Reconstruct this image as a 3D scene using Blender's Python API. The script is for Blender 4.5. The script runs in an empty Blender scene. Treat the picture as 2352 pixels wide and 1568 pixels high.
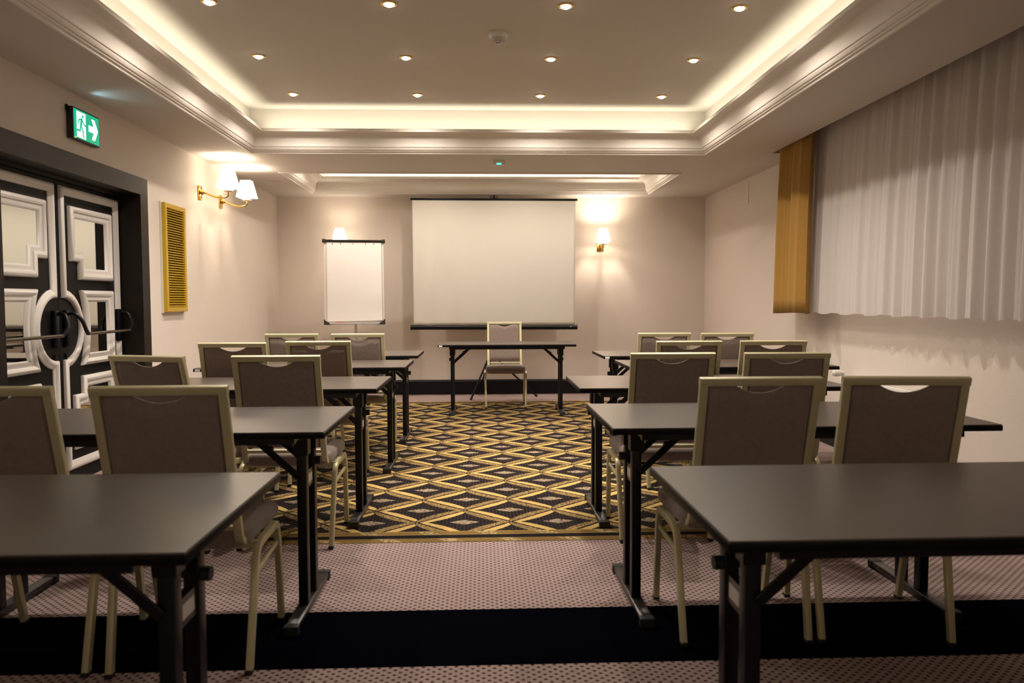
import bpy, bmesh, math, random
from mathutils import Vector, Matrix
random.seed(7)
PI = math.pi
C = bpy.context.scene.collection
S = bpy.context.scene

# ------------------------------------------------------------------ camera
F, PIT, YAW, ROL, CH = 1789.94, .0525, .0386, -.0032, 1.1943
cp, sp, cy, sy = math.cos(PIT), math.sin(PIT), math.cos(YAW), math.sin(YAW)
fw = Vector((sy*cp, cy*cp, -sp)); rt0 = Vector((cy, -sy, 0)); up0 = rt0.cross(fw)
rt = rt0*math.cos(ROL) + up0*math.sin(ROL); up = up0*math.cos(ROL) - rt0*math.sin(ROL)
cd = bpy.data.cameras.new('camera'); cam = bpy.data.objects.new('camera', cd); C.objects.link(cam)
cd.sensor_width = 36; cd.lens = F/2352*36; cd.clip_start = .05
m = Matrix((rt, up, -fw)).transposed().to_4x4(); m.translation = Vector((0, 0, CH)); cam.matrix_world = m
cd.dof.use_dof = True; cd.dof.focus_distance = 6.6; cd.dof.aperture_fstop = 4.0
S.camera = cam
# ------------------------------------------------------------------ world, exposure
w = bpy.data.worlds.new('world'); S.world = w; w.use_nodes = True
w.node_tree.nodes['Background'].inputs[0].default_value = (1, .85, .7, 1)
w.node_tree.nodes['Background'].inputs[1].default_value = .0
S.view_settings.view_transform = 'Standard'; S.view_settings.look = 'None'
S.view_settings.gamma = 1; S.view_settings.use_curve_mapping = False
S.view_settings.exposure = 0.0

# ------------------------------------------------------------------ room numbers
ZS, ZC = 2.4998, 2.8728                  # soffit, upper ceiling
XL, XR, YB, YF = -2.5547, 2.8674, 9.953, -2.4
R1 = (-2.014, 2.0, -1.3, 6.984)          # big recess x0 x1 y0 y1
R2 = (-2.03, 2.05, 8.067, 9.575)         # small recess
SLOT = (2.60, XR, -1.3, 6.945)
WARM = (1, .88, .76); COVE = (1, .94, .74); SCN = (1, .86, .70)
def arealight(name, loc, sx, sy_, rot, energy, col):
    d = bpy.data.lights.new(name, 'AREA'); d.shape = 'RECTANGLE'; d.size = sx; d.size_y = sy_
    d.energy = energy; d.color = col
    o = bpy.data.objects.new(name, d); C.objects.link(o); o.location = loc; o.rotation_euler = rot
    return o
COVE_W = 1.5
def cove_lights(R, k=1.0):
    x0, x1, y0, y1 = R; z = ZS+.157; e = .103; cx, cy_ = (x0+x1)/2, (y0+y1)/2
    for loc, L, X_, n in (((cx, y1-e, z), x1-x0-.25, Vector((1, 0, 0)), Vector((0, 1, 0))), ((cx, y0+e, z), x1-x0-.25, Vector((1, 0, 0)), Vector((0, -1, 0))),
                          ((x0+e, cy_, z), y1-y0-.25, Vector((0, 1, 0)), Vector((-1, 0, 0))), ((x1-e, cy_, z), y1-y0-.25, Vector((0, 1, 0)), Vector((1, 0, 0)))):
        dr = (Vector((0, 0, 1))+n*.45).normalized(); Z_ = -dr; Y_ = Z_.cross(X_)
        o = arealight('cove_light', loc, L, .012, (0, 0, 0), COVE_W*k*L, COVE)
        mm = Matrix((X_, Y_, Z_)).transposed().to_4x4(); mm.translation = Vector(loc); o.matrix_world = mm
        o.data.spread = math.radians(125)
cove_lights(R1); cove_lights(R2, 1.5)

# ------------------------------------------------------------------ node helper / materials
class NB:
    def __init__(s, mat):
        s.m = mat; mat.use_nodes = True; s.t = mat.node_tree; s.n = s.t.nodes; s.b = s.n['Principled BSDF']
    def link(s, a, b): s.t.links.new(a, b)
    def M(s, op, a, b=None, c=None):
        n = s.n.new('ShaderNodeMath'); n.operation = op
        for i, v in enumerate((a, b, c)):
            if v is None: continue
            if isinstance(v, (int, float)): n.inputs[i].default_value = v
            else: s.link(v, n.inputs[i])
        return n.outputs[0]
    def xyz(s, kind='Object'):
        tc = s.n.new('ShaderNodeTexCoord'); sx = s.n.new('ShaderNodeSeparateXYZ'); s.link(tc.outputs[kind], sx.inputs[0])
        return sx.outputs[0], sx.outputs[1], sx.outputs[2], tc.outputs[kind]
    def mix(s, f, a, b):
        n = s.n.new('ShaderNodeMix'); n.data_type = 'RGBA'
        if isinstance(f, (int, float)): n.inputs[0].default_value = f
        else: s.link(f, n.inputs[0])
        for i, v in ((6, a), (7, b)):
            if isinstance(v, tuple): n.inputs[i].default_value = (*v, 1)
            else: s.link(v, n.inputs[i])
        return n.outputs[2]
    def noise(s, vec, scale, detail=2, rough=.5):
        n = s.n.new('ShaderNodeTexNoise'); n.inputs['Scale'].default_value = scale; n.inputs['Detail'].default_value = detail
        n.inputs['Roughness'].default_value = rough; s.link(vec, n.inputs['Vector']); return n.outputs['Fac']
    def bump(s, h, strength=.2, dist=.01):
        n = s.n.new('ShaderNodeBump'); n.inputs['Strength'].default_value = strength; n.inputs['Distance'].default_value = dist
        s.link(h, n.inputs['Height']); s.link(n.outputs[0], s.b.inputs['Normal'])
def mat(name, col, rough=.5, metal=0, bump=None, var=None, spec=None, emit=None, sheen=None):
    m_ = bpy.data.materials.new(name); nb = NB(m_); b = nb.b
    b.inputs['Base Color'].default_value = (*col, 1); b.inputs['Roughness'].default_value = rough; b.inputs['Metallic'].default_value = metal
    if spec is not None: b.inputs['Specular IOR Level'].default_value = spec
    if sheen: b.inputs['Sheen Weight'].default_value = sheen; b.inputs['Sheen Roughness'].default_value = .5
    if emit: b.inputs['Emission Color'].default_value = (*emit[0], 1); b.inputs['Emission Strength'].default_value = emit[1]
    if bump or var:
        x, y, z, v = nb.xyz()
        if bump: nb.bump(nb.noise(v, bump[0], 3), bump[1], bump[2])
        if var:
            f = nb.noise(v, var[0], 3)
            nb.link(nb.mix(f, tuple(c*(1-var[1]) for c in col), tuple(min(1, c*(1+var[1])) for c in col)), b.inputs['Base Color'])
    return m_
M_ = {}
M_['wall'] = mat('wallpaper', (.70, .625, .56), .55, bump=(160, .25, .004), var=(3, .03))
M_['ceil'] = mat('ceiling_paint', (.60, .555, .50), .75, bump=(90, .05, .002))
M_['mould'] = mat('cornice_white', (.74, .69, .63), .5)
M_['black'] = mat('black_paint', (.0035, .0035, .006), .36, spec=.3, bump=(40, .03, .002))
M_['darkframe'] = mat('dark_door_frame', (.011, .0078, .006), .45, spec=.22, bump=(60, .05, .002))
M_['doorblack'] = mat('door_black', (.0045, .0035, .0035), .5, spec=.18)
M_['doorwhite'] = mat('door_white_moulding', (.62, .585, .55), .38)
M_['mirror'] = mat('mirror_glass', (.80, .82, .78), .02, 1)
M_['champ'] = mat('champagne_metal', (.60, .56, .35), .38, .3, bump=(300, .05, .001))
M_['fabric'] = mat('taupe_fabric', (.235, .18, .155), .85, bump=(420, .5, .002), var=(60, .22), sheen=.25)
M_['rubber'] = mat('black_rubber', (.01, .01, .01), .6)
M_['tabletop'] = mat('table_laminate', (.088, .067, .053), .33, var=(8, .06), spec=.8)
M_['tabedge'] = mat('table_edge', (.0025, .002, .003), .5, spec=.15)
M_['tabmetal'] = mat('black_metal', (.0035, .0035, .006), .38, 0, spec=.3)
M_['footmetal'] = mat('grey_metal', (.07, .065, .065), .32, .7)
M_['sticker'] = mat('white_sticker', (.75, .72, .68), .4, var=(300, .25))
M_['brass'] = mat('polished_brass', (.85, .55, .14), .16, 1)
M_['gold'] = mat('louvre_gold', (.60, .39, .016), .30, .45)
M_['white'] = mat('white_plastic', (.72, .69, .64), .4)
M_['screen'] = mat('screen_fabric', (.70, .665, .60), .8, bump=(500, .05, .001))
M_['paper'] = mat('flip_paper', (.86, .83, .80), .8, bump=(7, .12, .02))
M_['alu'] = mat('brushed_alu', (.55, .53, .50), .35, .9)
M_['curtain'] = mat('gold_curtain', (.33, .175, .026), .8, bump=(350, .3, .002), sheen=.08)
M_['red'] = mat('red_marker', (.6, .06, .03), .4)
M_['green'] = mat('sign_green', (.0, .25, .12), .4, emit=((0, .42, .22), 1.0))
M_['signwhite'] = mat('sign_white', (.8, .85, .9), .4, emit=((.72, .85, 1), 1.15))
M_['signdark'] = mat('sign_housing', (.02, .018, .018), .4)
M_['led'] = mat('green_led', (.1, .6, .3), .4, emit=((.05, 1, .5), 3))
M_['ledlime'] = mat('lime_led', (.3, .8, .1), .4, emit=((.4, 1, .05), 3))
M_['bulb'] = mat('downlight_bulb', (1, .95, .85), .4, emit=((1, .86, .66), 22))
M_['shade'] = mat('lamp_shade', (.85, .8, .72), .7, emit=((1, .84, .64), 7))
M_['candle'] = mat('cream_enamel', (.8, .74, .62), .3)

def carpet_mat():
    m_ = bpy.data.materials.new('dotted_carpet'); nb = NB(m_); x, y, z, v = nb.xyz(); M = nb.M
    def dots(ox, oy):
        fx = M('SUBTRACT', M('FRACT', M('ADD', M('DIVIDE', x, .0357), ox)), .5); fy = M('SUBTRACT', M('FRACT', M('ADD', M('DIVIDE', y, .0326), oy)), .5)
        return M('SQRT', M('ADD', M('MULTIPLY', fx, fx), M('MULTIPLY', fy, fy)))
    d = M('MINIMUM', dots(0, 0), dots(.5, .5))
    n = nb.noise(v, 260, 2)
    d = M('ADD', d, M('MULTIPLY', M('SUBTRACT', n, .5), .12))
    dot = M('SUBTRACT', 1, M('SMOOTH_MAX', 0, M('MINIMUM', 1, M('MULTIPLY', M('SUBTRACT', d, .145), 14)), .01))
    n2 = nb.noise(v, 2.2, 3)
    base = nb.mix(n2, (.38, .285, .27), (.46, .35, .325)); base = nb.mix(M('MULTIPLY', n, .22), base, (.22, .16, .15))
    col = nb.mix(dot, base, (.075, .048, .045))
    # black inlaid band across the room
    band = M('MULTIPLY', M('GREATER_THAN', y, 2.499), M('LESS_THAN', y, 2.966))
    col = nb.mix(band, col, (.0022, .0022, .0045))
    nb.link(col, nb.b.inputs['Base Color']); nb.b.inputs['Roughness'].default_value = 1; nb.b.inputs['Specular IOR Level'].default_value = 0
    nb.bump(nb.noise(v, 350, 2), .5, .003)
    return m_
RUG = (-1.72, 1.62, 3.815, 9.18)
def rug_mat():
    m_ = bpy.data.materials.new('diamond_rug'); nb = NB(m_); x, y, z, v = nb.xyz(); M = nb.M
    nz = nb.noise(v, 55, 3); nzf = nb.noise(v, 190, 2); nzb = nb.noise(v, 9, 2)
    X = M('DIVIDE', M('SUBTRACT', x, -.098), .504); Y = M('DIVIDE', M('SUBTRACT', y, 4.149), .48)
    wob = M('MULTIPLY', M('SUBTRACT', nz, .5), .035)
    a = M('ADD', M('ADD', X, Y), wob); b = M('SUBTRACT', M('SUBTRACT', X, Y), wob)
    fa = M('FRACT', M('ADD', a, 100.5)); fb = M('FRACT', M('ADD', b, 100.5))
    mn = M('MINIMUM', fa, fb); mx = M('MAXIMUM', fa, fb)
    black = (.010, .007, .009); yel = nb.mix(nzf, (.52, .345, .10), (.70, .50, .19)); tan = (.40, .25, .075)
    # interior: black ground with small dots
    def grid(s, ox):
        gx = M('SUBTRACT', M('FRACT', M('ADD', M('MULTIPLY', fa, s), ox)), .5); gy = M('SUBTRACT', M('FRACT', M('ADD', M('MULTIPLY', fb, s), ox)), .5)
        return M('SQRT', M('ADD', M('MULTIPLY', gx, gx), M('MULTIPLY', gy, gy)))
    dd = grid(13, 0)
    col = nb.mix(M('MULTIPLY', M('LESS_THAN', dd, .20), .7), black, (.12, .08, .05))
    # central figure
    ca = M('ABSOLUTE', M('SUBTRACT', fa, .5)); cb = M('ABSOLUTE', M('SUBTRACT', fb, .5))
    cheb = M('MAXIMUM', ca, cb); su = M('ABSOLUTE', M('SUBTRACT', fa, fb))
    sx_ = M('ABSOLUTE', M('SUBTRACT', M('ADD', fa, fb), 1))
    fm = M('MULTIPLY', M('ADD', M('MULTIPLY', sx_, .74), M('MULTIPLY', su, 1.3)), .5)
    figure = M('LESS_THAN', fm, .118)
    fin = nb.mix(M('GREATER_THAN', nz, .56), (.46, .36, .22), (.12, .08, .06))
    col = nb.mix(figure, col, fin)
    ring = M('MULTIPLY', M('GREATER_THAN', fm, .074), M('LESS_THAN', fm, .088)); col = nb.mix(M('MULTIPLY', ring, .8), col, black)
    heart = M('LESS_THAN', M('ADD', M('MULTIPLY', ca, ca), M('MULTIPLY', cb, cb)), .0022); col = nb.mix(heart, col, (.30, .24, .20))
    # leaf-shaped bands: plain yellow along the left-hand edges, textured along the right-hand edges
    def leaf(t, k): return M('MULTIPLY', M('POWER', M('MAXIMUM', .0001, M('MULTIPLY', M('MULTIPLY', t, M('SUBTRACT', 1, t)), 4)), .38), k)
    ia = M('LESS_THAN', fa, fb)      # 1 where the nearer left edge is the fa one
    def pick(f, p, q): return M('ADD', M('MULTIPLY', f, p), M('MULTIPLY', M('SUBTRACT', 1, f), q))
    wl = leaf(pick(ia, fb, fa), .158); wr = leaf(pick(ia, fa, fb), .166)
    texc = nb.mix(M('GREATER_THAN', nzf, .52), (.42, .28, .11), (.06, .04, .02))
    col = nb.mix(M('GREATER_THAN', mx, M('SUBTRACT', .985, wr)), col, black)
    col = nb.mix(M('MULTIPLY', M('GREATER_THAN', mx, M('SUBTRACT', 1.008, wr)), M('LESS_THAN', mx, .982)), col, texc)
    left = M('LESS_THAN', mx, M('SUBTRACT', .985, M('MULTIPLY', wr, .9)))
    col = nb.mix(M('MULTIPLY', M('LESS_THAN', mn, M('ADD', wl, .012)), left), col, black)
    col = nb.mix(M('MULTIPLY', M('MULTIPLY', M('LESS_THAN', mn, M('SUBTRACT', wl, .010)), M('GREATER_THAN', mn, .020)), left), col, yel)
    # border stripes, measured from the nearest edge
    ed = M('MINIMUM', M('MINIMUM', M('SUBTRACT', x, RUG[0]), M('SUBTRACT', RUG[1], x)), M('MINIMUM', M('SUBTRACT', y, RUG[2]), M('SUBTRACT', RUG[3], y)))
    def rng(lo, hi): return M('MULTIPLY', M('GREATER_THAN', ed, lo), M('LESS_THAN', ed, hi))
    along = M('FRACT', M('MULTIPLY', M('ADD', x, y), 3.3))
    st = M('ADD', rng(.012, .020), rng(.034, .042)); st2 = M('ADD', rng(.128, .136), rng(.15, .158))
    stripe = M('MINIMUM', 1, M('ADD', st, st2))
    orn = M('MULTIPLY', M('LESS_THAN', along, .28), M('GREATER_THAN', nz, .47))
    bcol = nb.mix(stripe, (.33, .21, .055), (.05, .033, .02)); bcol = nb.mix(orn, bcol, (.45, .34, .17))
    bcol = nb.mix(rng(.055, .112), bcol, black)
    col = nb.mix(M('LESS_THAN', ed, .175), col, bcol)
    col = nb.mix(M('MULTIPLY', nzf, .25), col, black)
    nb.link(col, nb.b.inputs['Base Color']); nb.b.inputs['Roughness'].default_value = .95; nb.b.inputs['Specular IOR Level'].default_value = .1
    nb.bump(nb.noise(v, 300, 2), .5, .003)
    return m_
def sheer_mat():
    m_ = bpy.data.materials.new('sheer_voile'); nb = NB(m_); x, y, z, v = nb.xyz(); b = nb.b
    b.inputs['Base Color'].default_value = (.80, .755, .74, 1); b.inputs['Roughness'].default_value = .8
    tr = nb.n.new('ShaderNodeBsdfTranslucent'); tr.inputs[0].default_value = (.80, .75, .73, 1)
    tp = nb.n.new('ShaderNodeBsdfTransparent')
    mx = nb.n.new('ShaderNodeMixShader'); mx.inputs[0].default_value = .35; nb.link(b.outputs[0], mx.inputs[1]); nb.link(tr.outputs[0], mx.inputs[2])
    m2 = nb.n.new('ShaderNodeMixShader'); m2.inputs[0].default_value = .22; nb.link(mx.outputs[0], m2.inputs[1]); nb.link(tp.outputs[0], m2.inputs[2])
    nb.link(m2.outputs[0], nb.n['Material Output'].inputs[0]); return m_
M_['carpet'] = carpet_mat(); M_['rug'] = rug_mat(); M_['sheer'] = sheer_mat()

# ------------------------------------------------------------------ mesh helpers
def new(): return bmesh.new()
def add_box(bm, x0, x1, y0, y1, z0, z1, bev=0, seg=2, mtx=None):
    r = bmesh.ops.create_cube(bm, size=1); vs = r['verts']
    for v in vs: v.co = Vector(((x0+x1)/2+v.co.x*(x1-x0), (y0+y1)/2+v.co.y*(y1-y0), (z0+z1)/2+v.co.z*(z1-z0)))
    if bev:
        es = list({e for v in vs for e in v.link_edges})
        r2 = bmesh.ops.bevel(bm, geom=es, offset=bev, segments=seg, profile=.5, affect='EDGES')
        vs = list({v for f in r2['faces'] for v in f.verts} | {v for v in vs if v.is_valid})
    if mtx: bmesh.ops.transform(bm, matrix=mtx, verts=vs)
    return vs
def skin(bm, rings, closed=False, cap=True):
    vv = [[bm.verts.new(p) for p in r] for r in rings]; n = len(rings[0]); k = len(vv)
    for i in range(k if closed else k-1):
        a, b = vv[i], vv[(i+1) % k]
        for j in range(n): bm.faces.new((a[j], a[(j+1) % n], b[(j+1) % n], b[j]))
    if cap and not closed: bm.faces.new(vv[0][::-1]); bm.faces.new(vv[-1])
def circ(r, n=12): return [(r*math.cos(2*PI*i/n), r*math.sin(2*PI*i/n)) for i in range(n)]
def rrect(w, d, r=.004):
    o = []
    for cx, cy_, a0 in ((w/2-r, d/2-r, 0), (-w/2+r, d/2-r, 90), (-w/2+r, -d/2+r, 180), (w/2-r, -d/2+r, 270)):
        for k in (0, 45, 90): a = math.radians(a0+k); o.append((cx+r*math.cos(a), cy_+r*math.sin(a)))
    return o
def add_sweep(bm, pts, sec, B=None, closed=False):
    """sweep 2D section (b,n) along pts; B = fixed binormal direction for planar paths"""
    pts = [Vector(p) for p in pts]; n = len(pts); rings = []
    for i, p in enumerate(pts):
        if closed: t0 = (p-pts[i-1]).normalized(); t1 = (pts[(i+1) % n]-p).normalized()
        else: t0 = (p-pts[max(i-1, 0)]); t1 = (pts[min(i+1, n-1)]-p); t0 = (t0 if t0.length > 1e-9 else t1).normalized(); t1 = (t1 if t1.length > 1e-9 else t0).normalized()
        t = (t0+t1).normalized(); Bv = Vector(B) if B else Vector((0, 0, 1))
        if abs(t.dot(Bv)) > .98 and not B: Bv = Vector((1, 0, 0))
        N = t.cross(Bv).normalized(); Bn = N.cross(t).normalized(); k = 1/max(.35, t.dot(t1))
        rings.append([p+Bn*s[0]+N*s[1]*k for s in sec])
    skin(bm, rings, closed)
def add_tube(bm, pts, r, n=10, B=None): add_sweep(bm, pts, circ(r, n), B)
def smooth_path(P, seg=6, it=2):
    P = [Vector(p) for p in P]
    for _ in range(it):
        Q = [P[0]]
        for a, b in zip(P, P[1:]): Q += [a.lerp(b, .25), a.lerp(b, .75)]
        P = Q+[P[-1]]
    return P
def add_lathe(bm, prof, n=24, mtx=None):
    rings = [[Vector((r*math.cos(2*PI*i/n), r*math.sin(2*PI*i/n), z)) for i in range(n)] for r, z in prof]
    if mtx: rings = [[mtx @ p for p in r] for r in rings]
    skin(bm, rings)
def add_cyl(bm, a, b, r, n=14): add_sweep(bm, [a, b], circ(r, n))
def add_prism(bm, poly, f0, f1):
    """poly of (u,v); f0/f1 map to 3D"""
    a = [bm.verts.new(f0(*p)) for p in poly]; b = [bm.verts.new(f1(*p)) for p in poly]; n = len(poly)
    bm.faces.new(a[::-1]); bm.faces.new(b)
    for i in range(n): bm.faces.new((a[i], a[(i+1) % n], b[(i+1) % n], b[i]))
def add_frame(bm, path, prof, fmap, closed=True):
    """sweep moulding prof [(inward offset, height)] along planar path (u,v), mitred; fmap(u,v,h)->3D"""
    n = len(path); P = [Vector(p) for p in path]; rings = []
    for i, p in enumerate(P):
        if closed or 0 < i < n-1:
            d0 = (p-P[i-1]).normalized(); d1 = (P[(i+1) % n]-p).normalized()
        elif i == 0: d0 = d1 = (P[1]-p).normalized()
        else: d0 = d1 = (p-P[i-1]).normalized()
        n0 = Vector((-d0.y, d0.x)); n1 = Vector((-d1.y, d1.x)); mi = (n0+n1).normalized(); k = 1/max(.3, mi.dot(n0))
        rings.append([fmap(*(p+mi*k*o), h) for o, h in prof])
    skin(bm, rings, closed)
def obj(name, bm, material, parent=None, smooth=False, wn=False):
    bmesh.ops.recalc_face_normals(bm, faces=bm.faces)
    me = bpy.data.meshes.new(name); bm.to_mesh(me); bm.free()
    me.materials.append(M_[material] if isinstance(material, str) else material)
    if smooth:
        me.polygons.foreach_set('use_smooth', [True]*len(me.polygons))
        try: me.set_sharp_from_angle(angle=math.radians(38))
        except Exception: pass
    o = bpy.data.objects.new(name, me); C.objects.link(o)
    if parent: o.parent = parent
    return o
def thing(name, label, cat, loc=(0, 0, 0), rotz=0, group=None):
    o = bpy.data.objects.new(name, None); C.objects.link(o); o.location = loc; o.rotation_euler = (0, 0, rotz)
    o.empty_display_size = .1; o['label'] = label; o['category'] = cat
    if group: o['group'] = group
    return o
def tag(o, label, cat, group=None):
    o['label'] = label; o['category'] = cat
    if group: o['group'] = group
    return o
def struct(name, bm, material, label=None, smooth=False):
    o = obj(name, bm, material, None, smooth); o['kind'] = 'structure'
    if label: o['label'] = label
    return o
def dup(root, loc, rotz, label, group=None):
    def rec(o, par):
        c = o.copy(); C.objects.link(c); c.parent = par
        for ch in o.children: rec(ch, c)
        return c
    kids = list(root.children); r = root.copy(); C.objects.link(r); r.location = loc; r.rotation_euler = (0, 0, rotz); r['label'] = label
    if group: r['group'] = group
    for k in kids: rec(k, r)
    return r

# ------------------------------------------------------------------ room shell
bm = new(); add_box(bm, XL-.2, XR+.1, YF-.1, YB+.1, -.1, 0)
struct('floor', bm, 'carpet', 'grey-pink dotted carpet with a wide black band across it')
bm = new(); add_box(bm, XL-.2, XR+.1, YB, YB+.1, 0, ZS); struct('wall_back', bm, 'wall')
bm = new(); add_box(bm, XR, XR+.1, YF-.1, YB, 0, ZC); struct('wall_right', bm, 'wall')
bm = new(); add_box(bm, XL-.2, XR, YF-.1, YF, 0, ZS); struct('wall_front', bm, 'wall')
DY0, DY1, DZ, DX, DM = 4.225, 5.945, 2.0, -2.70, 5.085      # door opening, plane, meeting line
bm = new()
for y0, y1, z0 in ((YF, DY0, 0), (DY1, YB, 0), (DY0, DY1, DZ)): add_box(bm, XL-.2, XL, y0, y1, z0, ZS)
struct('wall_left', bm, 'wall')
# ceiling: soffit cells with holes, vertical recess faces, upper slab
bm = new()
xs = sorted({XL-.2, R1[0], R2[0], R2[1], R1[1], SLOT[0], XR, XR+.1}); ys = sorted({YF-.1, R1[2], SLOT[3], R1[3], R2[2], R2[3], YB+.1})
def solid(i, j):
    if i < 0 or j < 0 or i >= len(xs)-1 or j >= len(ys)-1: return True
    x = (xs[i]+xs[i+1])/2; y = (ys[j]+ys[j+1])/2
    if any(r[0] < x < r[1] and r[2] < y < r[3] for r in (R1, R2, SLOT)): return False
    return x < XR or y < -9
for i in range(len(xs)-1):
    for j in range(len(ys)-1):
        x0, x1, y0, y1 = xs[i], xs[i+1], ys[j], ys[j+1]
        if solid(i, j):
            bm.faces.new([bm.verts.new(p) for p in ((x0, y0, ZS), (x0, y1, ZS), (x1, y1, ZS), (x1, y0, ZS))])
        elif x1 <= XR:
            for di, dj, q in ((-1, 0, ((x0, y0), (x0, y1))), (1, 0, ((x1, y0), (x1, y1))), (0, -1, ((x0, y0), (x1, y0))), (0, 1, ((x0, y1), (x1, y1)))):
                if solid(i+di, j+dj):
                    (a, b), (c, d) = q; bm.faces.new([bm.verts.new(p) for p in ((a, b, ZS), (c, d, ZS), (c, d, ZC), (a, b, ZC))])
bmesh.ops.remove_doubles(bm, verts=bm.verts, dist=1e-5)
add_box(bm, XL-.2, XR+.1, YF-.1, YB+.1, ZC, ZC+.1)
struct('ceiling', bm, 'ceil')
# cornices
ell = [(.135-.09*math.cos(math.radians(a)), .052+.098*math.sin(math.radians(a))) for a in range(0, 91, 10)]
CPROF = [(-.022, 0.0), (-.022, -.008), (-.012, -.014), (0, -.012), (.006, 0), (.016, .004), (.018, .012), (.026, .014), (.030, .020), (.036, .028), (.036, .036), (.043, .040), (.045, .050)] \
        + ell + [(.142, .151), (.142, .176), (.136, .178), (.131, .174), (.127, .157), (.112, .152), (.085, .142), (.062, .122), (.050, .100), (.040, .085), (0, .080), (0, 0)]
def cornice(name, R, label):
    x0, x1, y0, y1 = R; bm = new()
    add_frame(bm, [(x0, y0), (x1, y0), (x1, y1), (x0, y1)], CPROF, lambda u, v, h: Vector((u, v, ZS+h)))
    struct(name, bm, 'mould', label, smooth=True)
cornice('trim_1', R1, 'white cove cornice around the large lit ceiling recess')
cornice('trim_2', R2, 'white cove cornice around the small ceiling recess above the screen')
# baseboards
BP = [(0, 0), (.022, 0), (.022, .165), (.016, .178), (.006, .186), (0, .186)]
def base(name, a, b, nrm):
    bm = new(); a = Vector(a); b = Vector(b); nn = Vector(nrm)
    skin(bm, [[Vector((p.x, p.y, 0))+nn*o+Vector((0, 0, h)) for o, h in BP] for p in (a, b)]); struct(name, bm, 'black')
base('baseboard_back', (XL+.022, YB, 0), (XR-.022, YB, 0), (0, -1, 0))
base('baseboard_right', (XR, YF, 0), (XR, YB-.0, 0), (-1, 0, 0))
base('baseboard_left', (XL, DY1+.117, 0), (XL, YB-.0, 0), (1, 0, 0))
bm = new(); skin(bm, [[Vector((XL+o, y, h)) for o, h in BP] for y in (YF, DY0-.117)]); struct('baseboard_left.001', bm, 'black')

# rug
bm = new(); add_box(bm, RUG[0], RUG[1], RUG[2], RUG[3], 0, .003)
tag(obj('rug', bm, 'rug'), 'black and gold diamond-patterned rug laid in the carpet down the middle aisle', 'rug')

# ------------------------------------------------------------------ door
# casing and jambs (trim_3)
bm = new()
W_ = .115
for y0, y1, z0, z1 in ((DY1, DY1+W_, 0, DZ+W_), (DY0-W_, DY0, 0, DZ+W_), (DY0, DY1, DZ, DZ+W_)): add_box(bm, XL-.001, XL+.028, y0, y1, z0, z1)
for y0, y1, z0, z1 in ((DY1-.012, DY1, 0, DZ), (DY0, DY0+.012, 0, DZ), (DY0+.012, DY1-.012, DZ-.012, DZ)): add_box(bm, DX-.04, XL+.028, y0, y1, z0, z1)
add_box(bm, DX-.04, DX+.03, DY0+.012, DY1-.012, DZ-.034, DZ-.012)
struct('trim_3', bm, 'darkframe', 'dark brown door frame around the double door')
DPROF = [(0, 0), (.0, .012), (.006, .020), (.018, .026), (.030, .024), (.040, .016), (.048, .012), (.054, .010), (.058, .004), (.058, 0)]
PPROF = [(0, 0), (0, .014), (.008, .026), (.022, .032), (.036, .026), (.042, .018), (.050, .016), (.060, .018), (.068, .014), (.074, .006), (.078, .004), (.078, 0)]
def arcpts(c, h, sag, n=14, rev=False, x0=0):
    """arc bulging in +u between (x0,c+h) and (x0,c-h)"""
    R = (h*h+sag*sag)/(2*sag); cu = x0+sag-R; a = math.asin(min(1, h/R)); 
    if sag > h: a = PI-a
    return [(cu+R*math.cos(a-2*a*i/n), c+R*math.sin(a-2*a*i/n)) for i in range(n+1)]
ZM = 1.02
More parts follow.
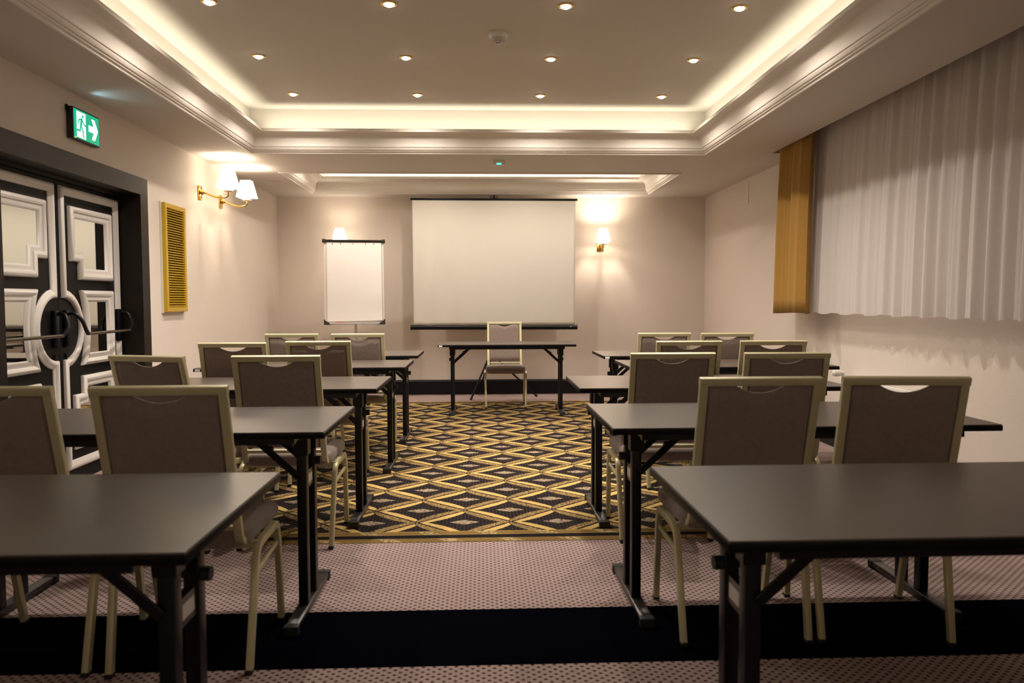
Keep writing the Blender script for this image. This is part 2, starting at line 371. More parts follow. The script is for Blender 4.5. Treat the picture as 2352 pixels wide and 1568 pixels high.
def door_leaf(name, sgn, label):
    """sgn +1: leaf on the far side of the meeting line (y grows)"""
    X = DX
    f = lambda u, v, h: Vector((X+h, DM+sgn*u, v))
    bm = new(); y0, y1 = sorted((DM+sgn*.002, DM+sgn*.846)); add_box(bm, X-.045, X, y0, y1, .008, 1.965)
    d = obj(name, bm, 'doorblack'); d['kind'] = 'structure'; d['label'] = label
    # outer moulding path, traced so that inward offset (left of travel) is towards the leaf centre
    arc = arcpts(ZM, .200, .207, 16, x0=.035)
    path = [(.035, .095)] + [(.825, .095), (.825, 1.940), (.035, 1.940)] + arc
    if sgn < 0: prof = DPROF
    else: prof = DPROF
    bm = new(); add_frame(bm, path, prof, f); 
    obj('outer_moulding', bm, 'doorwhite', d, smooth=True)
    def panel(path, pane):
        bm = new(); add_frame(bm, path, PPROF, f); o = obj('panel_moulding', bm, 'doorwhite', d, smooth=True)
        bm = new(); add_prism(bm, pane, lambda u, v: f(u, v, .0005), lambda u, v: f(u, v, .004)); obj('mirror_pane', bm, 'mirror', d)
    top = [(.14, 1.46), (.25, 1.46), (.25, 1.342), (.71, 1.342), (.71, 1.822), (.14, 1.822)]
    panel(top, [(.21, 1.53), (.32, 1.53), (.32, 1.412), (.64, 1.412), (.64, 1.752), (.21, 1.752)])
    arc2 = arcpts(ZM, .252, .058, 12, x0=.252)
    panel([(.71, ZM-.252), (.71, ZM+.252)] + arc2, [(.64, ZM-.18), (.64, ZM+.18)] + [(u+.07, ZM+(v-ZM)*.72) for u, v in arc2])
    mir = lambda P: [(u, 2*ZM-v) for u, v in P][::-1]
    panel(mir(top), mir([(.21, 1.53), (.32, 1.53), (.32, 1.412), (.64, 1.412), (.64, 1.752), (.21, 1.752)]))
    # panic bar
    bx = .105
    bm = new()
    add_sweep(bm, [f(.155, .985, bx), f(.775, .985, bx)], circ(.0105, 12), B=(0, 0, 1))
    bar = obj('push_bar', bm, M_['barmetal'], d, smooth=True)
    for u0, u1, hb in ((.065, .155, .024), (.797, .775, .034)):
        bm = new(); P = smooth_path([f(u0, 1.115, .02), f(u0, 1.125, .07), f((u0*2+u1)/3, 1.07, .105), f((u0+u1)/2, 1.02, .112), f(u1, .985, bx)])
        add_sweep(bm, P, rrect(.024, .020, .006), B=(0, sgn, .2)); obj('bar_arm', bm, 'black', bar, smooth=True)
        bm = new(); a, b = sorted((DM+sgn*(u0-hb), DM+sgn*(u0+hb))); add_box(bm, X, X+.030, a, b, .905, 1.142, .008)
        obj('bar_bracket', bm, 'black', bar, smooth=True)
    bm = new(); add_cyl(bm, f(.065, .86, .006), f(.065, .80, .006), .006, 8); obj('latch_rod', bm, 'black', bar, smooth=True)
    return d
M_['barmetal'] = mat('bronze_bar', (.10, .08, .055), .28, .7)
door_leaf('door_1', -1, 'near leaf of the black double door with white mouldings')
door_leaf('door_2', 1, 'far leaf of the black double door with white mouldings')

# ------------------------------------------------------------------ wall louvre
t = thing('louvre_grille', 'tall gold slatted louvre grille on left wall beside the door', 'wall grille', (XL, 6.56, 1.548))
hy, hz = .216, .437
bm = new(); add_box(bm, .0, .014, -hy-.012, hy+.012, -hz-.008, hz+.008); obj('backing', bm, 'white', t)
bm = new()
P4 = [(-hy, -hz), (hy, -hz), (hy, hz), (-hy, hz)]
add_frame(bm, P4, [(0, 0), (0, .026), (.003, .029), (.036, .029), (.039, .024), (.039, 0)], lambda u, v, h: Vector((.014+h, u, v)))
obj('frame', bm, 'gold', t, smooth=True)
bm = new(); add_box(bm, .0141, .018, -hy+.03, hy-.03, -hz+.03, hz-.03); obj('shadow_panel', bm, 'darkframe', t)
bm = new(); n = 40
for i in range(n):
    z = -hz+.05+(2*hz-.10)*i/(n-1)
    mt = Matrix.Translation((.032, 0, z)) @ Matrix.Rotation(math.radians(40), 4, 'Y')
    add_box(bm, -.011, .011, -hy+.037, hy-.037, -.002, .002, mtx=mt)
obj('slats', bm, 'gold', t)

# ------------------------------------------------------------------ exit sign (on left wall above the door)
t = thing('exit_sign', 'lit green exit sign with running figure and arrow above the door', 'exit sign', (XL, 5.14, 2.305))
a, b = .167, .098
bm = new(); add_box(bm, 0, .04, -a, a, -b, b, .004); obj('housing', bm, 'signdark', t)
g = lambda u, v, h: Vector((.040+h, u, v))
bm = new(); add_prism(bm, [(-a+.010, -b+.010), (a-.010, -b+.010), (a-.010, b-.010), (-a+.010, b-.010)], lambda u, v: g(u, v, -.001), lambda u, v: g(u, v, .002)); obj('sign_face', bm, 'green', t)
bm = new(); add_prism(bm, [(-.125, -.082), (-.015, -.082), (-.015, .078), (-.125, .078)], lambda u, v: g(u, v, .002), lambda u, v: g(u, v, .003)); obj('doorway_symbol', bm, 'signwhite', t)
bm = new()
add_prism(bm, [(.142, 0), (.100, .066), (.060, .066), (.088, .020), (.022, .020), (.022, -.020), (.088, -.020), (.060, -.066), (.100, -.066)][::-1], lambda u, v: g(u, v, .002), lambda u, v: g(u, v, .0032)); obj('arrow_symbol', bm, 'signwhite', t)
bm = new()
def limb(P, wd):
    for (u0, v0), (u1, v1) in zip(P, P[1:]):
        d = Vector((u1-u0, v1-v0)).normalized(); nn = Vector((-d.y, d.x))*wd/2; e = d*wd*.3
        q = [(u0-e.x+nn.x, v0-e.y+nn.y), (u0-e.x-nn.x, v0-e.y-nn.y), (u1+e.x-nn.x, v1+e.y-nn.y), (u1+e.x+nn.x, v1+e.y+nn.y)]
        add_prism(bm, q, lambda u, v: g(u, v, .003), lambda u, v: g(u, v, .0042))
add_prism(bm, [(-.052+.010*math.cos(k*PI/6), .056+.010*math.sin(k*PI/6)) for k in range(12)], lambda u, v: g(u, v, .003), lambda u, v: g(u, v, .0042))
limb([(-.065, .036), (-.078, -.004)], .020); limb([(-.070, .036), (-.098, .028), (-.108, .006)], .009); limb([(-.062, .034), (-.040, .008), (-.015, .002)], .009)
limb([(-.080, -.006), (-.088, -.038), (-.125, -.040)], .011); limb([(-.074, -.006), (-.052, -.036), (-.046, -.074)], .011)
obj('figure_symbol', bm, M_['green'], t)
bm = new(); add_box(bm, .041, .044, -a+.018, -a+.026, -b+.006, -b+.014); obj('status_led', bm, 'ledlime', t)
bm = new(); add_box(bm, .006, .014, -a-.016, -a, b-.03, b+.006); obj('cable_clip', bm, 'black', t)
d = bpy.data.lights.new('sign_light', 'SPOT'); d.energy = .9; d.color = (.45, .8, 1); d.spot_size = 1.5; d.spot_blend = .8; d.shadow_soft_size = .02
o = bpy.data.objects.new('sign_light', d); C.objects.link(o); o.location = (XL+.075, 5.06, 2.40); o.rotation_euler = (Vector((-2.30, 5.10, ZS))-Vector(o.location)).to_track_quat('-Z', 'Y').to_euler()

# ------------------------------------------------------------------ sconces
def sconce(label, loc, rz, reach, group):
    SC_W = (26.0 if loc[0] > 0 else 5.0) if loc[1] > 9 else 19.0
    """local: wall plane x=0, arm goes +x; origin = plate centre"""
    t = thing('wall_sconce', label, 'wall lamp', loc, rz, group)
    bm = new(); add_box(bm, 0, .012, -.043, .043, -.062, .062, .003); obj('back_plate', bm, 'brass', t, smooth=True)
    bm = new(); add_lathe(bm, [(.004, 0), (.020, .004), (.026, .014), (.020, .024), (.012, .03), (.016, .036), (.010, .044), (.002, .048)], 18, Matrix.Translation((.012, 0, .005)) @ Matrix.Rotation(PI/2, 4, 'Y'))
    obj('boss', bm, 'brass', t, smooth=True)
    R = reach
    bm = new(); P = smooth_path([(.05, 0, 0), (R*.35, 0, -.018), (R*.62, 0, -.044), (R*.85, 0, -.044), (R, 0, -.03), (R, 0, .012)], it=3)
    add_tube(bm, P, .0085, 10, B=(0, 1, 0)); obj('arm', bm, 'brass', t, smooth=True)
    bm = new(); add_lathe(bm, [(.006, .006), (.034, .010), (.045, .018), (.043, .021), (.02, .018), (.012, .022), (.012, .060), (.004, .062)], 24, Matrix.Translation((R, 0, 0)))
    obj('drip_cup', bm, 'candle', t, smooth=True)
    z0, z1, a, b = .043, .207, .083, .047
    ro = [[Vector((R+s*sx, s*sy_, z)) for sx, sy_ in ((-1, -1), (1, -1), (1, 1), (-1, 1))] for s, z in ((a, z0), (b, z1))]
    bm = new(); vv = [[bm.verts.new(p) for p in r] for r in ro]
    for i in range(4): bm.faces.new((vv[0][i], vv[0][(i+1) % 4], vv[1][(i+1) % 4], vv[1][i]))
    o = obj('lamp_shade', bm, 'shade', t)
    sm = o.modifiers.new('thick', 'SOLIDIFY'); sm.thickness = .002; sm.offset = -1
    bm = new(); add_lathe(bm, [(.003, .062), (.016, .075), (.020, .095), (.014, .12), (.003, .135)], 14, Matrix.Translation((R, 0, 0))); obj('bulb', bm, 'shade', t, smooth=True)
    d = bpy.data.lights.new('sconce_light', 'POINT'); d.energy = SC_W; d.color = SCN; d.shadow_soft_size = .025
    l = bpy.data.objects.new('sconce_light', d); C.objects.link(l)
    l.location = t.matrix_basis @ Vector((R, 0, .15)) if False else (Matrix.Translation(loc) @ Matrix.Rotation(rz, 4, 'Z')) @ Vector((R, 0, .165))
    d2 = bpy.data.lights.new('sconce_light', 'POINT'); d2.energy = SC_W*.45; d2.color = SCN; d2.shadow_soft_size = .02
    l = bpy.data.objects.new('sconce_light', d2); C.objects.link(l)
    l.location = (Matrix.Translation(loc) @ Matrix.Rotation(rz, 4, 'Z')) @ Vector((R, 0, .078)); 
    return t
SC_W = 20.0
g_ = 'brass wall lamps with square white shades'
sconce('brass wall lamp on left wall, the one nearer the gold louvre', (XL, 7.23, 2.178), 0, .262, g_)
sconce('brass wall lamp on left wall, the one nearer the screen wall', (XL, 7.79, 2.165), 0, .262, g_)
sconce('brass wall lamp on the screen wall behind the flip chart', (-1.74, YB, 1.878), -PI/2, .25, g_)
sconce('brass wall lamp on the screen wall right of the projection screen', (1.515, YB, 1.878), -PI/2, .25, g_)
REAR = 8.5  # added fill lamps behind the camera, without fixtures, brightening the chair backs
for x in (-1.6, 0, 1.7):
    d = bpy.data.lights.new('rear_fill_light', 'POINT'); d.energy = REAR; d.color = SCN; d.shadow_soft_size = .08
    l = bpy.data.objects.new('rear_fill_light', d); C.objects.link(l); l.location = (x, YF+.3, 2.0)

# ------------------------------------------------------------------ downlights
DL_W = 72
def downlight(x, y, label):
    t = thing('downlight', label, 'ceiling light', (x, y, ZC), 0, 'recessed downlights in the large ceiling recess')
    bm = new(); add_lathe(bm, [(.030, 0), (.046, 0), (.046, -.003), (.042, -.006), (.034, -.006), (.030, -.002)], 24); obj('trim_ring', bm, 'brass', t, smooth=True)
    bm = new(); add_lathe(bm, [(.004, -.001), (.030, -.001), (.027, -.010), (.016, -.016), (.004, -.018)], 20); obj('bulb', bm, 'bulb', t, smooth=True)
rown = ['back', 'middle', 'front']; coln = ['outer left', 'inner left', 'inner right', 'outer right']
for j in range(3):
    for i in range(4):
        x, y = -1.5184+1.0035*i, 4.5259+.9748*j
        downlight(x, y, 'lit %s downlight in the row %s' % (coln[i], ('nearest the camera', 'in the middle of the recess', 'nearest the screen wall')[j]))
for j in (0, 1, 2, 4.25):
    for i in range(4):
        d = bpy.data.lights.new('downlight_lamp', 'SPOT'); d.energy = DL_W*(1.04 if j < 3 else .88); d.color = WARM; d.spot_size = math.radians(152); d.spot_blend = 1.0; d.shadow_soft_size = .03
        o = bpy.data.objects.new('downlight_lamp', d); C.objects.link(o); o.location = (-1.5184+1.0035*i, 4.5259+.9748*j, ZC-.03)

# smoke detector
t = thing('smoke_detector', 'round cream smoke detector on the ceiling between the downlights', 'smoke detector', (.112, 5.0, ZC))
bm = new(); add_lathe(bm, [(.004, 0), (.060, 0), (.062, -.006), (.058, -.022), (.050, -.030), (.004, -.030)], 32); obj('base', bm, 'white', t, smooth=True)
bm = new()
for k in range(5):
    r = .044-.005*k; z = -.031-.006*k
    add_lathe(bm, [(r-.012, z+.002), (r, z+.002), (r-.002, z-.0015), (r-.012, z-.0015)], 32)
for k in range(4):
    a = k*PI/2; add_box(bm, -.0015, .0015, .0, .040, -.058, -.030, mtx=Matrix.Rotation(a, 4, 'Z'))
obj('vent_rings', bm, 'white', t, smooth=True)
bm = new(); add_lathe(bm, [(.002, -.03), (.027, -.03), (.022, -.056), (.002, -.058)], 24); obj('chamber', bm, 'signdark', t, smooth=True)
# emergency light on the soffit
t = thing('emergency_light', 'small white box with green light on the soffit between the recesses', 'emergency light', (.166, 7.35, ZS))
bm = new(); add_box(bm, -.056, .056, -.03, .03, -.045, 0, .004)
obj('housing', bm, 'white', t, smooth=True)
bm = new(); add_box(bm, -.020, .022, -.0315, -.029, -.042, -.030, .002); obj('indicator_light', bm, 'led', t)
bm = new(); add_lathe(bm, [(.002, 0), (.095, 0), (.097, -.004), (.085, -.006), (.002, -.005)], 32)
o = tag(obj('ceiling_speaker', bm, 'ceil', smooth=True), 'flat round ceiling speaker in soffit above left sconces', 'speaker'); o.location = (-2.266, 8.72, ZS)
# access panel on right wall
t = thing('access_panel', 'flush wall access panel with keyhole high on the right wall', 'access panel', (XR, 8.46, 2.35))
bm = new(); add_box(bm, -.005, 0, -.14, .14, -.12, .12, .0015); obj('panel', bm, 'wall', t)
bm = new(); add_box(bm, -.007, -.004, -.055, -.048, -.012, .016); obj('keyhole', bm, 'brass', t)

# ------------------------------------------------------------------ curtains
def cloth(name, y0, y1, z0, z1, xb, xt, amp, freq, material, ny, nz, seed, flare=0, thick=.0015):
    rnd = random.Random(seed); ph = [rnd.uniform(0, 6.28) for _ in range(6)]
    # irregular pleat positions
    bm = new(); rows = []
    for k in range(nz+1):
        s = k/nz; z = z0+(z1-z0)*s; row = []
        for i in range(ny+1):
            u = i/ny; y = y0+(y1-y0)*u
            yy = y + .05*math.sin(y*2.1+ph[4])
            q = math.sin(freq*yy+ph[0]+.9*math.sin(2.3*yy+ph[1])); q = math.copysign(abs(q)**.7, q)
            q2 = math.sin(freq*2.35*yy+ph[2]+.6*math.sin(1.3*yy+ph[3]+s*1.2))
            aa = amp*(1+.35*(1-s))*(.65+.35*math.sin(yy*1.7+ph[5]))
            x = xb+(xt-xb)*s + aa*(q*.75+q2*.3) - .012*math.sin(PI*(1-s)*.9)
            yc = (y0+y1)/2; y_ = yc+(y-yc)*(1+flare*(1-s))
            zz = z + (0.006*math.sin(freq*yy*.5+ph[1]) if k == 0 else 0)
            row.append(bm.verts.new((x, y_, zz)))
        rows.append(row)
    for a, b in zip(rows, rows[1:]):
        for i in range(ny): bm.faces.new((a[i], a[i+1], b[i+1], b[i]))
    o = obj(name, bm, material, smooth=True)
    if thick: md = o.modifiers.new('thick', 'SOLIDIFY'); md.thickness = thick
    return o
o = cloth('sheer_curtain', -1.2, 6.32, 1.085, 2.80, 2.700, 2.760, .023, 38, 'sheer', 900, 14, 3, thick=0)
tag(o, 'long white sheer pleated curtain hanging along the right wall', 'curtain')
o = cloth('drape', 6.20, 6.92, 1.08, 2.80, 2.622, 2.664, .040, 19, 'curtain', 150, 14, 11, flare=.05, thick=.003)
tag(o, 'mustard gold drape hanging at the end of the white sheer curtain', 'drape')
bm = new(); add_box(bm, 2.70, 2.75, -1.28, 6.93, 2.80, 2.83); tag(obj('curtain_rail', bm, 'white'), 'white curtain rail inside the ceiling slot above the sheer', 'curtain rail')

# radiator with valve
t = thing('radiator', 'white panel radiator low on right wall behind the chairs', 'radiator', (XR, 5.36, 0))
bm = new(); add_box(bm, -.10, -.03, -.55, .55, .14, .600, .006); obj('panel', bm, 'white', t, smooth=True)
bm = new()
for k in range(44): add_box(bm, -.075, -.062, -.53+.0242*k, -.53+.0242*k+.010, .597, .601)
obj('top_grille', bm, 'signdark', t)
bm = new()
for yy in (-.4, .4):
    bm = new(); add_box(bm, -.03, -.002, yy-.02, yy+.02, .2, .54); obj('wall_bracket', bm, 'white', t)
bm = new(); add_lathe(bm, [(.002, 0), (.016, 0), (.016, .02), (.024, .025), (.027, .05), (.024, .075), (.012, .085), (.002, .086)], 18, Matrix.Translation((-.050, .60, .622)) @ Matrix.Rotation(-PI/2, 4, 'Y'))
add_cyl(bm, (-.050, .60, .30), (-.050, .60, .622), .011, 12); add_cyl(bm, (-.050, .54, .32), (-.050, .60, .32), .011, 12)
obj('thermostat_valve', bm, 'white', t, smooth=True)

# ------------------------------------------------------------------ chairs
def lerp(a, b, k): return a+(b-a)*k
def make_chair(label, loc, rz, group):
    t = thing('banquet_chair', label, 'chair', loc, rz, group)
    B0 = Vector((0, -.195, .455)); B1 = Vector((0, -.322, .928)); bd = (B1-B0).normalized(); L = (B1-B0).length
    bn = Vector((0, bd.z, -bd.y))      # forward normal
    HX = .188
    bm = new()
    for s in (-1, 1):
        P = [(s*HX, .02, .415), (s*HX, -.09, .408), (s*HX, -.15, .410), (s*HX, -.178, .425), (s*HX, -.190, .445)]
        P = [Vector(P[0])] + smooth_path(P[1:], it=1) + [Vector((s*HX, B0.y, B0.z))+bd*k for k in (.02, L*.5, L-.002)]
        add_sweep(bm, P, rrect(.027, .022, .0025), B=(1, 0, 0))
    add_sweep(bm, [Vector((-HX-.0145, 0, 0))+B1, Vector((HX+.0145, 0, 0))+B1], rrect(.0235, .026, .0025), B=tuple(bn))
    bl = B0+bd*.018; add_sweep(bm, [Vector((-HX, 0, 0))+bl, Vector((HX, 0, 0))+bl], rrect(.018, .016, .003), B=tuple(bn))
    obj('back_frame', bm, 'champ', t, smooth=True)
    # upholstered back
    nx, nz = 36, 16; a0, a1 = .036, L-.016; bm = new(); front = []; back = []
    for k in range(nz+1):
        rf, rb = [], []
        for i in range(nx+1):
            x = lerp(-.174, .174, i/nx)
            sc = max(0, 1-(x/.080)**2); top = a1-.026*sc**.95 if sc > 0 else a1
            s = lerp(a0, top, k/nz)
            ex = min(1, (.174-abs(x))/.022); ez = min(1, (s-a0)/.022, (top-s)/.020); e = math.sqrt(max(0, 1-(1-max(0, ex))**2))*math.sqrt(max(0, 1-(1-max(0, ez))**2))
            th = .002+.020*e; c = B0+bd*s+Vector((x, 0, 0))+bn*.002
            rf.append(bm.verts.new(c+bn*th)); rb.append(bm.verts.new(c-bn*th*.8))
        front.append(rf); back.append(rb)
    for R in (front, back):
        for a, b in zip(R, R[1:]):
            for i in range(nx): bm.faces.new((a[i], a[i+1], b[i+1], b[i]))
    for k in range(nz):
        for c in (0, nx): bm.faces.new((front[k][c], front[k+1][c], back[k+1][c], back[k][c]))
    for i in range(nx):
        for k in (0, nz): bm.faces.new((front[k][i], front[k][i+1], back[k][i+1], back[k][i]))
    obj('backrest', bm, 'fabric', t, smooth=True)
    # seat
    bm = new(); nu, nv = 20, 20; prof = []
    def seatring(s, z, grow):
        pts = []
        for i in range(48):
            a = 2*PI*i/48; c, s_ = math.cos(a), math.sin(a); n = 7.0
            r = (abs(c)**n+abs(s_)**n)**(-1/n); wx = .218 if s_ > 0 else .212
            pts.append(Vector((r*c*(wx+grow)*s, .035+r*s_*(.232+grow)*s, z)))
        return pts
    R = [seatring(.80, .400, 0), seatring(.97, .400, 0), seatring(1, .408, 0), seatring(1, .436, .002), seatring(.985, .450, 0), seatring(.94, .457, 0), seatring(.80, .462, 0), seatring(.5, .466, 0), seatring(.05, .467, 0)]
    for rr in R:
        for p in rr:
            if p.y > .18: p.z -= (p.y-.18)*.15
    skin(bm, R); obj('seat', bm, 'fabric', t, smooth=True)
    bm = new()
    for y in (-.10, .12): add_box(bm, -.225, .225, y-.012, y+.012, .376, .400)
    obj('seat_rail', bm, 'champ', t)
    for s in (-1, 1):
        x = s*.226; xf = s*.219
        for d in (-1, 1):
            top = .352 if d < 0 else .362
            P = [Vector((xf, d*.214, .012)), Vector((x, d*.150, top-.03))] + smooth_path([(x, d*.145, top-.02), (x, d*.136, top+.012), (x, d*.112, top+.032), (x, d*.07, .392)], it=2) + [Vector((x, 0, .392))]
            bm = new(); add_sweep(bm, P, rrect(.022, .027, .003), B=(1, 0, 0)); lg = obj('leg', bm, 'champ', t, smooth=True)
            bm = new(); add_box(bm, xf-.012, xf+.012, d*.217-.015, d*.217+.015, 0, .014, .003); obj('floor_glide', bm, 'rubber', lg)
        bm = new(); add_sweep(bm, [(x, -.158, .305), (x, .162, .318)], rrect(.010, .018, .003), B=(1, 0, 0)); obj('side_brace', bm, 'champ', t, smooth=True)
    return t
CG = 'taupe banquet chairs with champagne metal frames'
chairs = [  # x, y (centre on floor), rot deg, label
 (-.975, 2.69, 1, 'taupe banquet chair behind the nearest left table, the one nearer the aisle'),
 (-1.49, 2.70, 0, 'taupe banquet chair cut off by the left edge, behind the nearest left table'),
 (-.95, 3.95, 0, 'taupe banquet chair between second and third left tables, nearer the aisle'),
 (-1.458, 3.97, -17, 'turned taupe banquet chair between second and third left tables, nearer the door'),
 (-1.508, 5.09, 0, 'taupe banquet chair at the fourth left table, on the wall side below the louvre'),
 (-1.025, 5.24, 0, 'taupe banquet chair at the fourth left table, on the aisle side'),
 (-1.46, 6.36, 0, 'taupe banquet chair at the farthest left table, on the wall side'),
 (-.95, 6.33, 0, 'taupe banquet chair at the farthest left table, below the flip chart'),
 (.912, 2.83, 0, 'taupe banquet chair behind the nearest right table, the one nearer the aisle'),
 (1.42, 2.81, -6, 'taupe banquet chair behind the nearest right table, on the wall side, slightly turned'),
 (.905, 3.98, 0, 'taupe banquet chair between second and third right tables, nearer the aisle'),
 (1.46, 3.95, -3, 'taupe banquet chair between second and third right tables, nearer the right wall'),
 (1.265, 5.03, 0, 'taupe banquet chair at the fourth right table, on the aisle side'),
 (1.80, 5.02, -3, 'taupe banquet chair at the fourth right table, on the window side'),
 (1.388, 6.20, 0, 'taupe banquet chair at the farthest right table, on the aisle side'),
 (1.872, 6.20, 0, 'taupe banquet chair at the farthest right table, on the wall side'),
 (.262, 8.79, 180, 'taupe banquet chair facing the room behind the front table by the screen'),
 (1.48, 1.47, 0, 'dark banquet chair at nearest right table, only its seat corner showing at right edge'),
]
ch0 = None
for x, y, r, lab in chairs:
    inr = RUG[0]-.24 < x < RUG[1]+.24 and RUG[2] < y < RUG[3]
    z = .003 if inr else 0
    if ch0 is None: ch0 = make_chair(lab, (x, y, z), math.radians(r), CG)
    else: dup(ch0, (x, y, z), math.radians(r), lab)

# ------------------------------------------------------------------ tables
TW, TD, TH = 1.4255, .67, .74
def make_table(label, loc, rz, group):
    t = thing('folding_table', label, 'table', loc, rz, group)
    bm = new(); add_box(bm, -TW/2+.003, TW/2-.003, -TD/2+.003, TD/2-.003, TH-.004, TH); o = obj('tabletop', bm, 'tabletop', t)
    bm = new(); add_box(bm, -TW/2, TW/2, -TD/2, TD/2, TH-.024, TH-.0035, .003); obj('edge_band', bm, 'tabedge', o, smooth=True)
    for s in (-1, 1):
        bm = new(); add_box(bm, -TW/2+.115, TW/2-.115, s*.275-.015, s*.275+.015, TH-.052, TH-.024); obj('side_rail', bm, 'tabmetal', t)
    for s in (-1, 1):
        X = s*(TW/2-.137)
        bm = new(); add_box(bm, X-.024, X+.024, -.293, .293, .010, .034, .004)
        ft = obj('foot', bm, 'footmetal', t, smooth=True)
        for d in (-1, 1):
            bm = new(); add_box(bm, X-.027, X+.027, d*.285-.018, d*.285+.018, 0, .036, .004); obj('foot_cap', bm, 'rubber', ft)
            bm = new(); add_box(bm, X-.018, X+.018, d*.072-.022, d*.072+.022, .034, TH-.024, .003); p = obj('post', bm, 'tabmetal', t, smooth=True)
            bm = new(); add_box(bm, X-.026, X+.026, d*.072-.028, d*.072+.028, TH-.13, TH-.026, .003); obj('bracket', bm, 'tabmetal', p)
            bm = new(); add_sweep(bm, [(X-s*.008, d*.102, .53), (X-s*.20, d*.102, TH-.035)], rrect(.008, .026, .002), B=(0, 1, 0)); br = obj('brace', bm, 'tabmetal', t)
            bm = new(); add_cyl(bm, (X-s*.115, d*.102-.012, .635), (X-s*.115, d*.102+.012, .635), .014, 12); obj('hinge', bm, 'tabmetal', br, smooth=True)
        bm = new(); add_box(bm, X-.012, X+.012, -.05, .05, .475, .54); cpz = obj('cross_plate', bm, 'footmetal', t)
        bm = new(); add_box(bm, X+s*.0122-.0005, X+s*.0122+.0005, -.035, .035, .49, .525); obj('sticker', bm, 'sticker', cpz)
        bm = new(); add_cyl(bm, (X+s*.018, .072, .56), (X+s*.040, .072, .56), .017, 14); obj('lock_knob', bm, 'rubber', t, smooth=True)
        bm = new(); add_box(bm, X-.02, X+.02, -.275, .275, TH-.048, TH-.026); obj('end_rail', bm, 'tabmetal', t)
    return t
TG = 'folding tables with dark laminate tops'
yt = TD/2
tabs = [(-.538-TW/2, 1.411+yt, 0, 'dark folding table in left block, the nearest to the camera, cut by the left edge'),
 (-.550-TW/2, 2.712+yt, 0, 'dark folding table in left block, second from the camera'),
 (-.543-TW/2, 4.02+yt, 0, 'dark folding table in left block, third from the camera'),
 (-.524-TW/2, 5.319+yt, 0, 'dark folding table in left block, fourth from the camera'),
 (-.529-TW/2, 6.448+yt, 0, 'dark folding table in left block, farthest from the camera below the flip chart'),
 (.460+TW/2, 1.433+yt, .4, 'dark folding table in right block, the nearest to the camera, cut by the right edge'),
 (.460+TW/2, 2.73+yt, .3, 'dark folding table in right block, second from the camera'),
 (.500+TW/2, 3.963+yt, 0, 'dark folding table in right block, third from the camera'),
 (1.00+TW/2, 5.18+yt, 0, 'dark folding table in right block, fourth from the camera, set nearer the wall'),
 (.985+TW/2, 6.262+yt, 0, 'dark folding table in right block, farthest from the camera'),
 (.262, 8.315, -.6, 'dark folding table standing alone in front of the projection screen')]
tb0 = None; tobs = []
for x, y, r, lab in tabs:
    z = .003 if (RUG[2] < y < RUG[3]) and abs(x) < 1.75 else 0
    if tb0 is None: tb0 = make_table(lab, (x, y, z), math.radians(r), TG); tobs.append(tb0)
    else: tobs.append(dup(tb0, (x, y, z), math.radians(r), lab))
def edge_sticker(t, x, name='edge_sticker'):
    bm = new(); add_box(bm, x-.018, x+.018, -TD/2-.001, -TD/2+.001, TH-.022, TH-.005); obj(name, bm, 'sticker', t)
edge_sticker(tobs[10], -TW/2+.03); edge_sticker(tobs[3], -TW/2+.03); edge_sticker(tobs[9], .0-TW/2+.03)

# ------------------------------------------------------------------ projection screen on tripod
t = thing('projection_screen', 'large white tripod projection screen with black rails at the far wall', 'projection screen', (.155, 9.50, 0))
bm = new(); add_sweep(bm, [(-1.008, 0, 2.418), (1.012, 0, 2.412)], circ(.013, 12), B=(0, 0, 1)); obj('top_rail', bm, 'black', t, smooth=True)
bm = new(); nx, nz = 60, 30; rows = []
for k in range(nz+1):
    s = k/nz; z = lerp(.885, 2.415, s); hw = lerp(.982, .988, s); row = []
    for i in range(nx+1):
        u = i/nx; x = lerp(-hw, hw, u)
        wv = .010*math.exp(-((u-.10)/.10)**2)*math.sin(u*52-3*s)*(.4+.6*s*0+.5*(1-s)) + .006*math.exp(-((u-.22)/.15)**2)*math.sin(u*34+4*s)
        row.append(bm.verts.new((x, wv*(1-s**6), z)))
    rows.append(row)
for a, b in zip(rows, rows[1:]):
    for i in range(nx): bm.faces.new((a[i], a[i+1], b[i+1], b[i]))
o = obj('screen_surface', bm, 'screen', t, smooth=True); md = o.modifiers.new('t', 'SOLIDIFY'); md.thickness = .0012
bm = new(); add_sweep(bm, [(-1.012, .01, .872), (1.006, .01, .866)], circ(.029, 20), B=(0, 0, 1)); hs = obj('case_tube', bm, 'black', t, smooth=True)
bm = new(); add_box(bm, .925, .937, -.021, -.018, .868, .878); obj('badge', bm, 'sticker', hs)
bm = new()
for x in (-1.016, 1.008): add_cyl(bm, (x-.006, .01, .869), (x+.006, .01, .869), .032, 20)
obj('end_cap', bm, 'rubber', hs, smooth=True)
bm = new(); add_cyl(bm, (0-.055, .07, .30), (-.02, .07, 2.42), .013, 12); obj('mast', bm, 'black', t, smooth=True)
bm = new(); add_box(bm, -.03, .03, -.004, .07, 2.424, 2.436); add_cyl(bm, (-.0, .03, 2.42), (-.0, .03, 2.47), .010, 10)
add_sweep(bm, smooth_path([(-.04, .0, 2.43), (-.05, .0, 2.445), (-.03, 0, 2.455), (0, 0, 2.455), (.03, 0, 2.455), (.05, 0, 2.445), (.04, 0, 2.43)]), circ(.004, 8), B=(0, 1, 0))
obj('hanging_hook', bm, 'black', t, smooth=True)
bm = new(); add_box(bm, -.08, -.02, .02, .10, .50, .60, .006); obj('hub', bm, 'black', t, smooth=True)
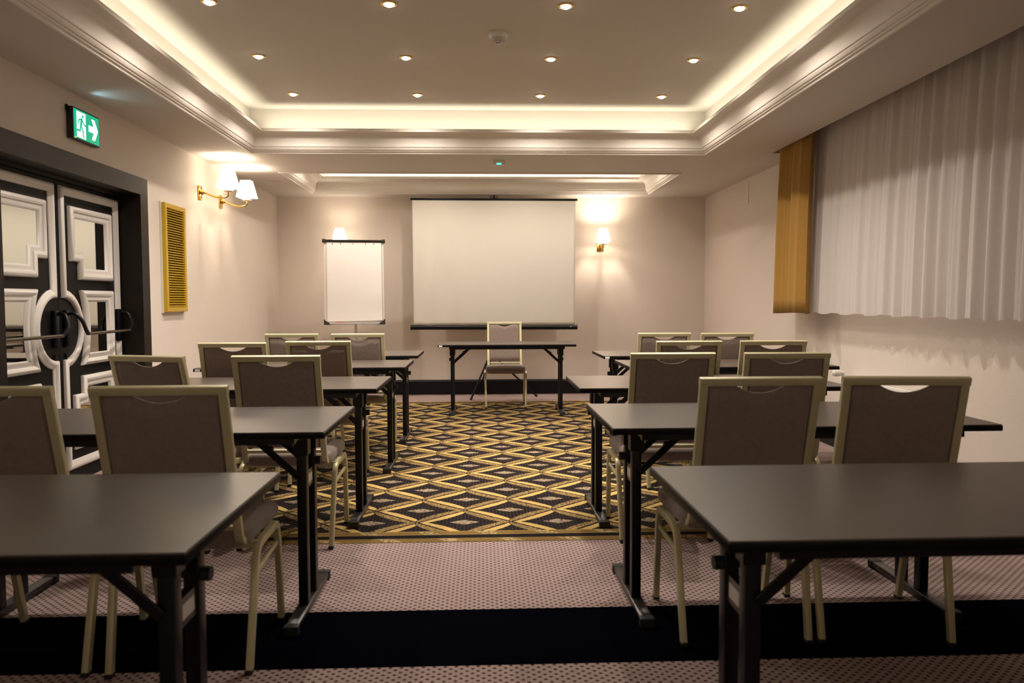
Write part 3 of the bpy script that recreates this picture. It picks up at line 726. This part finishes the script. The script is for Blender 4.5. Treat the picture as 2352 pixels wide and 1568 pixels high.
for fx, fy in ((-.29, -.18), (.52, .10), (-.20, .40)):
    bm = new(); P0 = Vector((-.05, .07, .55)); P1 = Vector((fx, fy, .012)); add_sweep(bm, [P0, P1], rrect(.022, .012, .003)); lg = obj('leg', bm, 'black', t, smooth=True)
    bm = new(); add_cyl(bm, P1+(P0-P1).normalized()*.03, P1-(P0-P1).normalized()*.008, .015, 10); obj('rubber_foot', bm, 'rubber', lg, smooth=True)
    bm = new(); add_sweep(bm, [Vector((-.053, .07, .33)), P0.lerp(P1, .45)], rrect(.012, .006, .002)); obj('leg_strut', bm, 'black', lg)
# ------------------------------------------------------------------ flip chart
t = thing('flip_chart', 'white flip chart on a pole stand left of the projection screen', 'flip chart', (-1.475, 9.12, .003))
tilt = Matrix.Translation((0, 0, .93)) @ Matrix.Rotation(math.radians(9), 4, 'Z') @ Matrix.Rotation(math.radians(-8.5), 4, 'X')
hw, H_ = .342, .97
def fobj(name, bm, m_, par, **k):
    bmesh.ops.transform(bm, matrix=tilt, verts=bm.verts); return obj(name, bm, m_, par, **k)
bm = new(); add_box(bm, -hw+.01, hw-.01, 0, .012, .01, H_-.01); bd_ = fobj('board', bm, 'white', t)
bm = new(); add_frame(bm, [(-hw, 0), (hw, 0), (hw, H_), (-hw, H_)], [(0, -.006), (0, .014), (.018, .014), (.018, -.006)], lambda u, v, h: Vector((u, .006-h+.006, v))); fobj('board_frame', bm, 'white', bd_)
bm = new(); add_box(bm, -hw-.006, hw+.006, -.022, .010, H_-.012, H_+.016, .005); fobj('clamp_bar', bm, 'alu', t, smooth=True).data.materials[0] = M_['darkframe']
for s in (-1, 1):
    bm = new(); add_box(bm, s*hw-.020, s*hw+.020, -.026, .012, H_-.016, H_+.022, .004); fobj('clamp_end', bm, 'rubber', t, smooth=True)
    bm = new(); add_prism(bm, [(s*hw*1.02, -.012), (s*hw*1.02, .055), (s*(hw-.018), .030), (s*(hw-.05), .006), (s*(hw-.085), -.012)], lambda u, v: Vector((u, -.016, v)), lambda u, v: Vector((u, .014, v))); fobj('corner_cap', bm, 'rubber', t)
bm = new(); nx, nz = 12, 30; fr, bk = [], []
for k in range(nz+1):
    s = k/nz; z = lerp(.022, H_-.014, s); a, b = [], []
    for i in range(nx+1):
        x = lerp(-hw+.032, hw-.026, i/nx); c = -.011-.010*(1-s)**4*(i/nx) - .0015*math.sin(s*19+i*.15)*(i/nx)
        a.append(bm.verts.new((x, c, z+.012*(i/nx)*(1-s)**6))); b.append(bm.verts.new((x, -.003, z)))
    fr.append(a); bk.append(b)
for R in (fr, bk):
    for p, q in zip(R, R[1:]):
        for i in range(nx): bm.faces.new((p[i], p[i+1], q[i+1], q[i]))
for k in range(nz):
    for c in (0, nx): bm.faces.new((fr[k][c], fr[k+1][c], bk[k+1][c], bk[k][c]))
for i in range(nx):
    for k in (0, nz): bm.faces.new((fr[k][i], fr[k][i+1], bk[k][i+1], bk[k][i]))
pd = fobj('paper_pad', bm, 'paper', t, smooth=True)
for x in (-.245, -.15, -.01, .135, .23):
    bm = new(); add_cyl(bm, (x, -.014, H_-.032), (x, -.018, H_-.032), .0055, 10); fobj('punch_hole', bm, 'rubber', pd)
bm = new(); add_box(bm, -hw+.06, hw-.06, -.040, .004, -.010, -.004); add_box(bm, -hw+.06, hw-.06, -.042, -.038, -.010, .006); fobj('pen_tray', bm, 'alu', t)
bm = new(); add_cyl(bm, (-.215, -.024, .005), (-.12, -.024, .005), .008, 10)
o = tag(fobj('marker', bm, 'red', None, smooth=True), 'red marker lying in the pen tray of the flip chart', 'marker'); o.location = (-1.475, 9.12, .003)
bm = new(); add_cyl(bm, (.012, .022, .14), (.0, .05, .98), .015, 14); obj('pole', bm, 'alu', t, smooth=True)
bm = new(); add_box(bm, -.03, .03, .015, .06, .60, .66, .006); obj('height_clamp', bm, 'rubber', t, smooth=True)
bm = new(); add_cyl(bm, (.03, .04, .63), (.07, .04, .63), .014, 12); obj('clamp_knob', bm, 'rubber', t, smooth=True)
bm = new(); add_cyl(bm, (.012, .022, .07), (.012, .022, .16), .028, 16); obj('hub', bm, 'rubber', t, smooth=True)
for k in range(5):
    a = k*2*PI/5+.3; e = Vector((.012+.28*math.cos(a), .022+.28*math.sin(a), .055))
    bm = new(); add_sweep(bm, [Vector((.012, .022, .09)), e], rrect(.026, .018, .004)); lg = obj('base_leg', bm, 'alu', t, smooth=True)
    bm = new(); add_cyl(bm, e+Vector((-.012*math.sin(a), .012*math.cos(a), -.027)), e+Vector((.012*math.sin(a), -.012*math.cos(a), -.027)), .027, 16); obj('castor', bm, 'rubber', lg, smooth=True)
